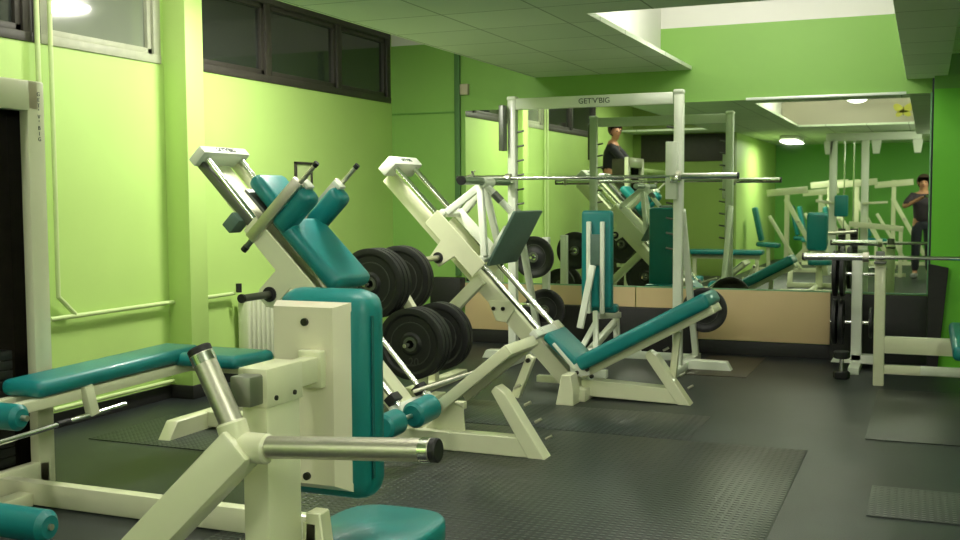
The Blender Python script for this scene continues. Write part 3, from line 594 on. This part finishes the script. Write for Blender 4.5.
part('ankle_roller', teal, lc, (tube, p-V((.40,0,0)), p, .062, 28, None, .02)); part('roller_axle', steel, lc, (tube, p-V((.44,0,0)), p+V((.01,0,0)), .012)); part('roller_arm', cream, lc, (beam, (LX+.02, 3.34, .45), (p.x-.36, 3.0, p.z), .04, .04))
# ================================================================== PLATE LOADED PRESS (foreground)
cp_ = thing('chest_press_machine', 'cream seated press machine in the foreground with steel weight horns', 'exercise machine', (-1.45, 2.4, 0))
part('column', cream, cp_, (box, (-1.475, 2.10, .0), (-1.405, 2.245, .925), .006)); part('column_cap', cream, cp_, (box, (-1.480, 2.095, .865), (-1.400, 2.25, .957), .004))
for y in (2.13, 2.21): part('bolt', bolt, cp_, (tube, (-1.402, y, .885), (-1.396, y, .885), .006))
part('slide_tube', mat('grey_bare_steel', (.26, .28, .22), .4, metal=.7), cp_, (box, (-1.468, 2.045, .875), (-1.412, 2.12, .945), .005), label='bare steel square slide tube'); part('slide_tube', cream, cp_, (box, (-1.46, 2.24, .885), (-1.415, 2.37, .95), .005), label='cream slide tube behind the column')
bm = B()
X0, X1, Z0, Z1, YP = -1.572, -1.350, .595, 1.085, 2.405
vs = [bm.verts.new(p) for p in ((X0, YP, Z0), (X1, YP, Z0), (X1, YP, Z1), (X0, YP, Z1), (X0+.012, YP-.035, Z0+.02), (X1-.035, YP-.035, Z0+.02), (X1-.035, YP-.035, Z1-.012), (X0+.012, YP-.035, Z1-.012))]
faces_box(bm, vs); obj('backing_plate', bm, mat('pale_cream_plate', (.86, .82, .64), .35, coat=.3), cp_)
part('bracket', cream, cp_, (box, (-1.475, 2.345, .87), (-1.405, 2.372, .965), .005))
for z in (1.035, .635): part('bolt', bolt, cp_, (tube, (-1.465, 2.362, z), (-1.465, 2.372, z), .010))
part('back_pad', teal, cp_, (cushion, (-1.445, 2.465, .565), (-1.445, 2.465, 1.115), .285, .125, (1,0,0), .055))
part('pad_piping', mat('dark_teal_piping', (.004, .12, .12), .4), cp_, (tube, (-1.303, 2.43, .63), (-1.303, 2.43, 1.05), .004))
sp_ = []
for i in range(40):
    a = 6.2832*i/40; c_, s_ = math.cos(a), math.sin(a); sp_.append((-1.385+.165*math.copysign(abs(c_)**.62, c_), 2.60+.185*math.copysign(abs(s_)**.62, s_)))
part('seat', teal, cp_, (prism, sp_, .375, .452, 2, .028), smooth=60)
part('seat_post', cream, cp_, (box, (-1.42, 2.56, .05), (-1.35, 2.63, .36))); part('seat_plate', cream, cp_, (box, (-1.46, 2.48, .35), (-1.31, 2.72, .375)))
part('upright_bracket', cream, cp_, (box, (-1.40, 2.235, .40), (-1.36, 2.285, .56)), (prism, [(-1.405, .2), (-1.30, .2), (-1.35, .585), (-1.39, .585)], 2.235, 2.285))
part('base_frame', cream, cp_, (box, (-1.48, 2.0, 0), (-1.40, 3.3, .07)), (box, (-1.85, 3.22, 0), (-1.05, 3.30, .07)), (box, (-1.9, 1.98, 0), (-1.0, 2.06, .07)))
J = V((-1.405, 2.0, .797))
arm = part('press_arm', cream, cp_, (beam, J+V((.01,0,.01)), (-1.86, 1.93, .335), .10, .085, (0,1,0)), (beam, (-1.86, 1.93, .37), (-1.86, 2.03, .05), .07, .07, (1,0,0)), label='slanting cream press arm')
part('weld_joint', cream, arm, (tube, J-V((.03,0,0)), J+V((.07,0,.0)), .034, 20, None, .005), (tube, J-V((-.0,0,.03)), J+V((-.03,0,.055)), .034, 20, None, .005))
for p1, r_, l in ((V((-.935, 2.0, .829)), .025, 'steel weight horn pointing right with black end cap'), (V((-1.512, 2.0, 1.003)), .027, 'steel weight horn pointing up with black end cap')):
    h_ = part('weight_horn', steel, cp_, (tube, J+(p1-J)*.14, p1, r_, 28), label=l)
    d = (p1-J).normalized(); part('horn_cap', black, h_, (tube, p1-d*.004, p1+d*.014, r_+.001, 28, None, .003)); part('horn_ring', chrome, h_, (tube, p1-d*.025, p1-d*.004, r_+.0015, 28))
# ================================================================== BACK ROOM (seen only in the mirror)
cm = thing('cable_station', 'tall white cable station with teal pad, seen in the mirror', 'exercise machine', (-.9, -.7, 0))
for x in (-1.48, -.97): part('post', white, cm, (box, (x-.06, -.76, 0), (x+.06, -.64, 2.33), .008))
part('top_beam', white, cm, (box, (-1.6, -.78, 2.27), (-.1, -.62, 2.40), .01))
for x in (-1.56, -.80, -.16): part('pulley_housing', white, cm, (prism, [(x-.08, 2.27), (x+.08, 2.27), (x+.05, 2.05), (x-.05, 2.05)], -.76, -.64))
for x in (-1.3, -1.15): part('guide_rod', chrome, cm, (tube, (x, -.72, .1), (x, -.72, 2.3), .012))
for k in range(14): part('stack_plate', iron, cm, (box, (-1.38, -.82, .1+k*.05), (-1.07, -.62, .145+k*.05), .004))
part('back_pad', teal, cm, (cushion, (-1.33, -.52, 1.0), (-1.33, -.52, 1.36), .22, .08, (1,0,0), .03)); part('pad_stem', cream, cm, (box, (-1.35, -.66, 1.1), (-1.31, -.56, 1.2)))
part('side_arm', cream, cm, (beam, (-1.75, -.6, 1.27), (-1.45, -.65, 1.22), .05, .05), (beam, (-1.0, -.6, 1.22), (-.6, -.55, 1.24), .04, .04)); part('seat_beam', cream, cm, (beam, (-1.2, -.5, .88), (-.35, -.5, .80), .07, .09)); part('seat_leg', cream, cm, (box, (-.42, -.53, 0), (-.36, -.47, .78)), (box, (-1.25, -.53, 0), (-1.18, -.47, .86)))
part('foot', cream, cm, (box, (-1.7, -.75, 0), (-.3, -.65, .05)))
def back_machine(x, y, lab, k):
    t = thing('gym_machine', lab, 'exercise machine', (x, y, 0), 'cream machines in the back room')
    part('post', cream, t, (box, (x-.04, y-.04, 0), (x+.04, y+.04, 1.45+.2*k))); part('slanted_beam', cream, t, (beam, (x-.02, y+.05, 1.3), (x+.65, y+.05, .06), .08, .08, (0,1,0)), (beam, (x-.3, y+.05, 1.0), (x+.25, y+.05, .06), .06, .06, (0,1,0)))
    part('head_beam', cream, t, (beam, (x-.35, y, 1.40+.15*k), (x+.35, y, 1.46+.15*k), .1, .12, (0,1,0))); part('base', cream, t, (box, (x-.5, y-.05, 0), (x+.7, y+.05, .07)), (box, (x-.05, y-.5, 0), (x+.05, y+.5, .07)))
    part('back_pad', teal, t, (cushion, (x-.42, y+.12, .55), (x-.55, y+.12, 1.15), .28, .08, (0,1,0), .03)); part('seat', teal, t, (cushion, (x-.5, y+.12, .5), (x-.1, y+.12, .47), .3, .08, (0,1,0), .03)); part('seat_post', cream, t, (box, (x-.33, y+.08, .06), (x-.27, y+.16, .46)))
    part('horn', steel, t, (tube, (x+.2, y-.05, .9), (x+.2, y+.3, .9), .022))
    return t
back_machine(-2.3, -1.3, 'cream seated machine with slanted beams, seen in the mirror before the yellow wall', 0)
back_machine(-1.75, -3.4, 'cream machine with teal seat in the back room against the green wall', 1)
back_machine(-.6, -3.9, 'cream machine deep in the back room behind the cable station', 1)
back_machine(-1.2, -2.6, 'cream machine with slanted beam right behind the cable station', 1)
back_machine(-2.0, -4.4, 'cream machine in the farthest corner of the back room', 0)
fl = thing('flat_bench', 'low teal flat bench beside the side wall, seen in the mirror', 'bench', (-3.0, .9, 0))
part('bench_pad', teal, fl, (cushion, (-3.6, .9, .45), (-2.4, .9, .45), .3, .08, (0,1,0), .03)); part('bench_frame', cream, fl, (box, (-3.55, .87, .34), (-2.45, .93, .41)))
for x in (-3.5, -2.5): part('leg', cream, fl, (box, (x-.03, .87, 0), (x+.03, .93, .34))); part('foot', cream, fl, (box, (x-.03, .7, 0), (x+.03, 1.1, .04)))
# raised landing with rail post where the man leans
ld = thing('raised_landing', 'grey raised landing with railing posts beside the left wall', 'platform', (-4.4, 1.2, 0))
part('deck', mat('grey_concrete', (.2, .2, .18), .8, noise=.1), ld, (box, (XL+.02, .12, 0), (-4.0, 3.0, .78), .004))
for y in (2.1, 2.95): part('railing_post', pipegreen, ld, (box, (-4.08, y-.03, .78), (-4.02, y+.03, 1.75)))
part('handrail', pipegreen, ld, (box, (-4.09, .2, 1.72), (-4.01, 3.0, 1.78)))
# ================================================================== PEOPLE
def figure(name, verts, edges, rad, m, parent, root=0, sub=1):
    me = bpy.data.meshes.new(name); base = root_loc(parent)
    me.from_pydata([V(v)-base for v in verts], edges, []); o = bpy.data.objects.new(name, me); COL.objects.link(o)
    sk = o.modifiers.new('skin', 'SKIN'); sk.use_smooth_shade = True
    for i, sv in enumerate(me.skin_vertices[0].data): sv.radius = rad[i] if isinstance(rad[i], tuple) else (rad[i], rad[i]); sv.use_root = (i == root)
    s = o.modifiers.new('sub', 'SUBSURF'); s.levels = sub; s.render_levels = sub+1
    dg = bpy.context.evaluated_depsgraph_get(); dg.update()
    m2 = bpy.data.meshes.new_from_object(o.evaluated_get(dg)); o.modifiers.clear(); o.data = m2; bpy.data.meshes.remove(me)
    m2.materials.clear(); m2.materials.append(m)
    for p in m2.polygons: p.use_smooth = True
    o.parent = parent; return o
def human(label, pos, face, joints, m_top, m_leg, sc=1.0):
    """joints in metres relative to pos; face = unit vector the person looks along (head)"""
    t = thing('person', label, 'person', pos); P_ = lambda q: V(pos)+V(q)*sc
    j = {k: P_(v) for k, v in joints.items()}
    names = ['pelvis','waist','chest','neck','head0','head1']; 
    vs = [j['pelvis'], j['waist'], j['chest'], j['neck'], j['head0'], j['head1']]; ed = [(0,1),(1,2),(2,3),(3,4),(4,5)]
    rad = [(.14,.11), (.125,.09), (.16,.105), .052, .075, .082]
    def chain(start, pts, rs):
        k = start
        for p, r_ in zip(pts, rs): vs.append(p); rad.append(r_); ed.append((k, len(vs)-1)); k = len(vs)-1
        return k
    hands = []
    for s in 'lr':
        k = chain(2, [j['sh'+s], j['el'+s], j['wr'+s]], [.058, .042, .028]); a = (j['wr'+s]-j['el'+s]).normalized()
        k = chain(k, [j['wr'+s]+a*.07], [(.038, .018)])
        c = a.cross(V((0,0,1))); c = c.normalized() if c.length > .1 else V((1,0,0)); d = a.cross(c)
        for q in range(4):
            b0 = j['wr'+s]+a*.085+c*(.018*(q-1.5)); L_ = (.062, .07, .066, .052)[q]
            chain(k, [b0, b0+a*L_*.5+d*.012, b0+a*L_*.75+d*.035], [.0095, .0085, .0075])
        chain(k-0, [j['wr'+s]+a*.045+c*.042, j['wr'+s]+a*.08+c*.055+d*.015], [.011, .009])
    for s in 'lr': chain(0, [j['hip'+s], j['kn'+s], j['an'+s], j['toe'+s]], [.092, .058, .042, .035])
    figure('body', vs, ed, rad, skin, t, 0, 1)
    # head details
    f = V(face).normalized(); hc = (j['head0']+j['head1'])/2; u_ = (j['head1']-j['head0']).normalized(); r_ = f.cross(u_).normalized()
    bm = B(); ball(bm, hc+u_*.035-f*.02, .112, 18, (1, 1, 1.08)); 
    bmesh.ops.delete(bm, geom=[v for v in bm.verts if (v.co-hc).dot(f) > .045 and (v.co-hc).dot(u_) < .07], context='VERTS')
    obj('hair', bm, hair, t)
    bm = B(); ball(bm, hc+f*.098-u_*.005, .017, 10, (1,1,1.5)); obj('nose', bm, skin, t)
    for s in (-1, 1):
        bm = B(); ball(bm, hc+f*.085+r_*s*.032+u_*.02, .011, 10); obj('eye', bm, black, t)
        bm = B(); ball(bm, hc+r_*s*.088, .02, 10, (.6, 1, 1.5)); obj('ear', bm, skin, t)
    bm = B(); ball(bm, hc+f*.088-u_*.045, .017, 10, (1.2, 1, .4)); obj('mouth', bm, mat('lips', (.4, .12, .1), .5), t)
    # shirt: a looser skin over torso and upper arms
    sv = [j['pelvis']-V((0,0,.05)), j['waist'], j['chest'], (j['chest']*.45+j['neck']*.55)]; se = [(0,1),(1,2),(2,3)]; sr = [(.172,.142), (.158,.128), (.18,.13), .07]
    for s in 'lr':
        sv += [j['sh'+s], j['el'+s]*.75+j['sh'+s]*.25, j['el'+s]*.45+j['wr'+s]*.55]; n0 = len(sv)-3; se += [(2, n0), (n0, n0+1), (n0+1, n0+2)] ; sr += [.075, .062, .050]
    figure('shirt', sv, se, sr, m_top, t, 0, 1)
    tv = [j['pelvis'], j['pelvis']*.4+j['waist']*.6]; te = [(0,1)]; tr_ = [(.165,.135), (.152,.122)]
    for s in 'lr':
        tv += [j['hip'+s], j['kn'+s], j['an'+s]+V((0,0,.02))]; n0 = len(tv)-3; te += [(0, n0), (n0, n0+1), (n0+1, n0+2)]; tr_ += [.11, .075, .062]
    figure('trousers', tv, te, tr_, m_leg, t, 0, 1)
    for s in 'lr':
        bm = B(); a, b_ = j['an'+s], j['toe'+s]; d = (b_-a); d.z = 0; d.normalize(); g = V((a.x, a.y, pos[2]+.045)); beam(bm, g-d*.07, g+d*.19, .09, .085, d.cross(V((0,0,1))), .03, 4); obj('shoe', bm, shoe_m, t)
    return t
photog = dict(pelvis=(0,0,.93), waist=(0,0,1.06), chest=(0,.02,1.26), neck=(0,.02,1.41), head0=(0,.035,1.49), head1=(0,.04,1.60),
    shl=(-.17,.02,1.34), ell=(-.30,.16,1.16), wrl=(-.07,.27,1.29), shr=(.17,.02,1.34), elr=(.30,.16,1.16), wrr=(.12,.27,1.29),
    hipl=(-.09,0,.88), knl=(-.10,.02,.48), anl=(-.11,0,.08), toel=(-.13,.14,.035), hipr=(.09,0,.88), knr=(.10,.02,.48), anr=(.11,0,.08), toer=(.13,.14,.035))
human('person in a dark top holding a small camera up, reflected at the mirror edge', (-.055, -.45, 0), (0,1,-.05), photog, cloth_v, cloth_n)
pc = thing('compact_camera', 'small black compact camera held by the person in the mirror', 'camera', (0, -.1, 1.33))
part('camera_body', black, pc, (box, (-.05, -.10, 1.31), (.05, -.075, 1.37), .006)); part('lens', chrome, pc, (tube, (0, -.076, 1.34), (0, -.055, 1.34), .02))
man = dict(pelvis=(0,0,.92), waist=(.02,.03,1.06), chest=(.06,.10,1.28), neck=(.10,.16,1.43), head0=(.13,.21,1.50), head1=(.14,.25,1.62),
    shl=(.02,-.08,1.36), ell=(.22,-.05,1.18), wrl=(.36,.08,1.02), shr=(.06,.28,1.34), elr=(.26,.34,1.14), wrr=(.37,.30,1.02),
    hipl=(0,-.09,.87), knl=(.03,-.10,.47), anl=(0,-.11,.08), toel=(.13,-.12,.035), hipr=(0,.09,.87), knr=(.03,.10,.47), anr=(0,.11,.08), toer=(.13,.12,.035))
human('person in black clothes leaning on a rail, seen in the mirror', (-4.50, 2.40, .78), (.7,.6,-.2), man, cloth_b, cloth_n)
# ------------------------------------------------------------------ look
S.view_settings.view_transform = 'Standard'; S.view_settings.look = 'None'; S.view_settings.gamma = 1; S.view_settings.use_curve_mapping = False
S.view_settings.exposure = 0.0
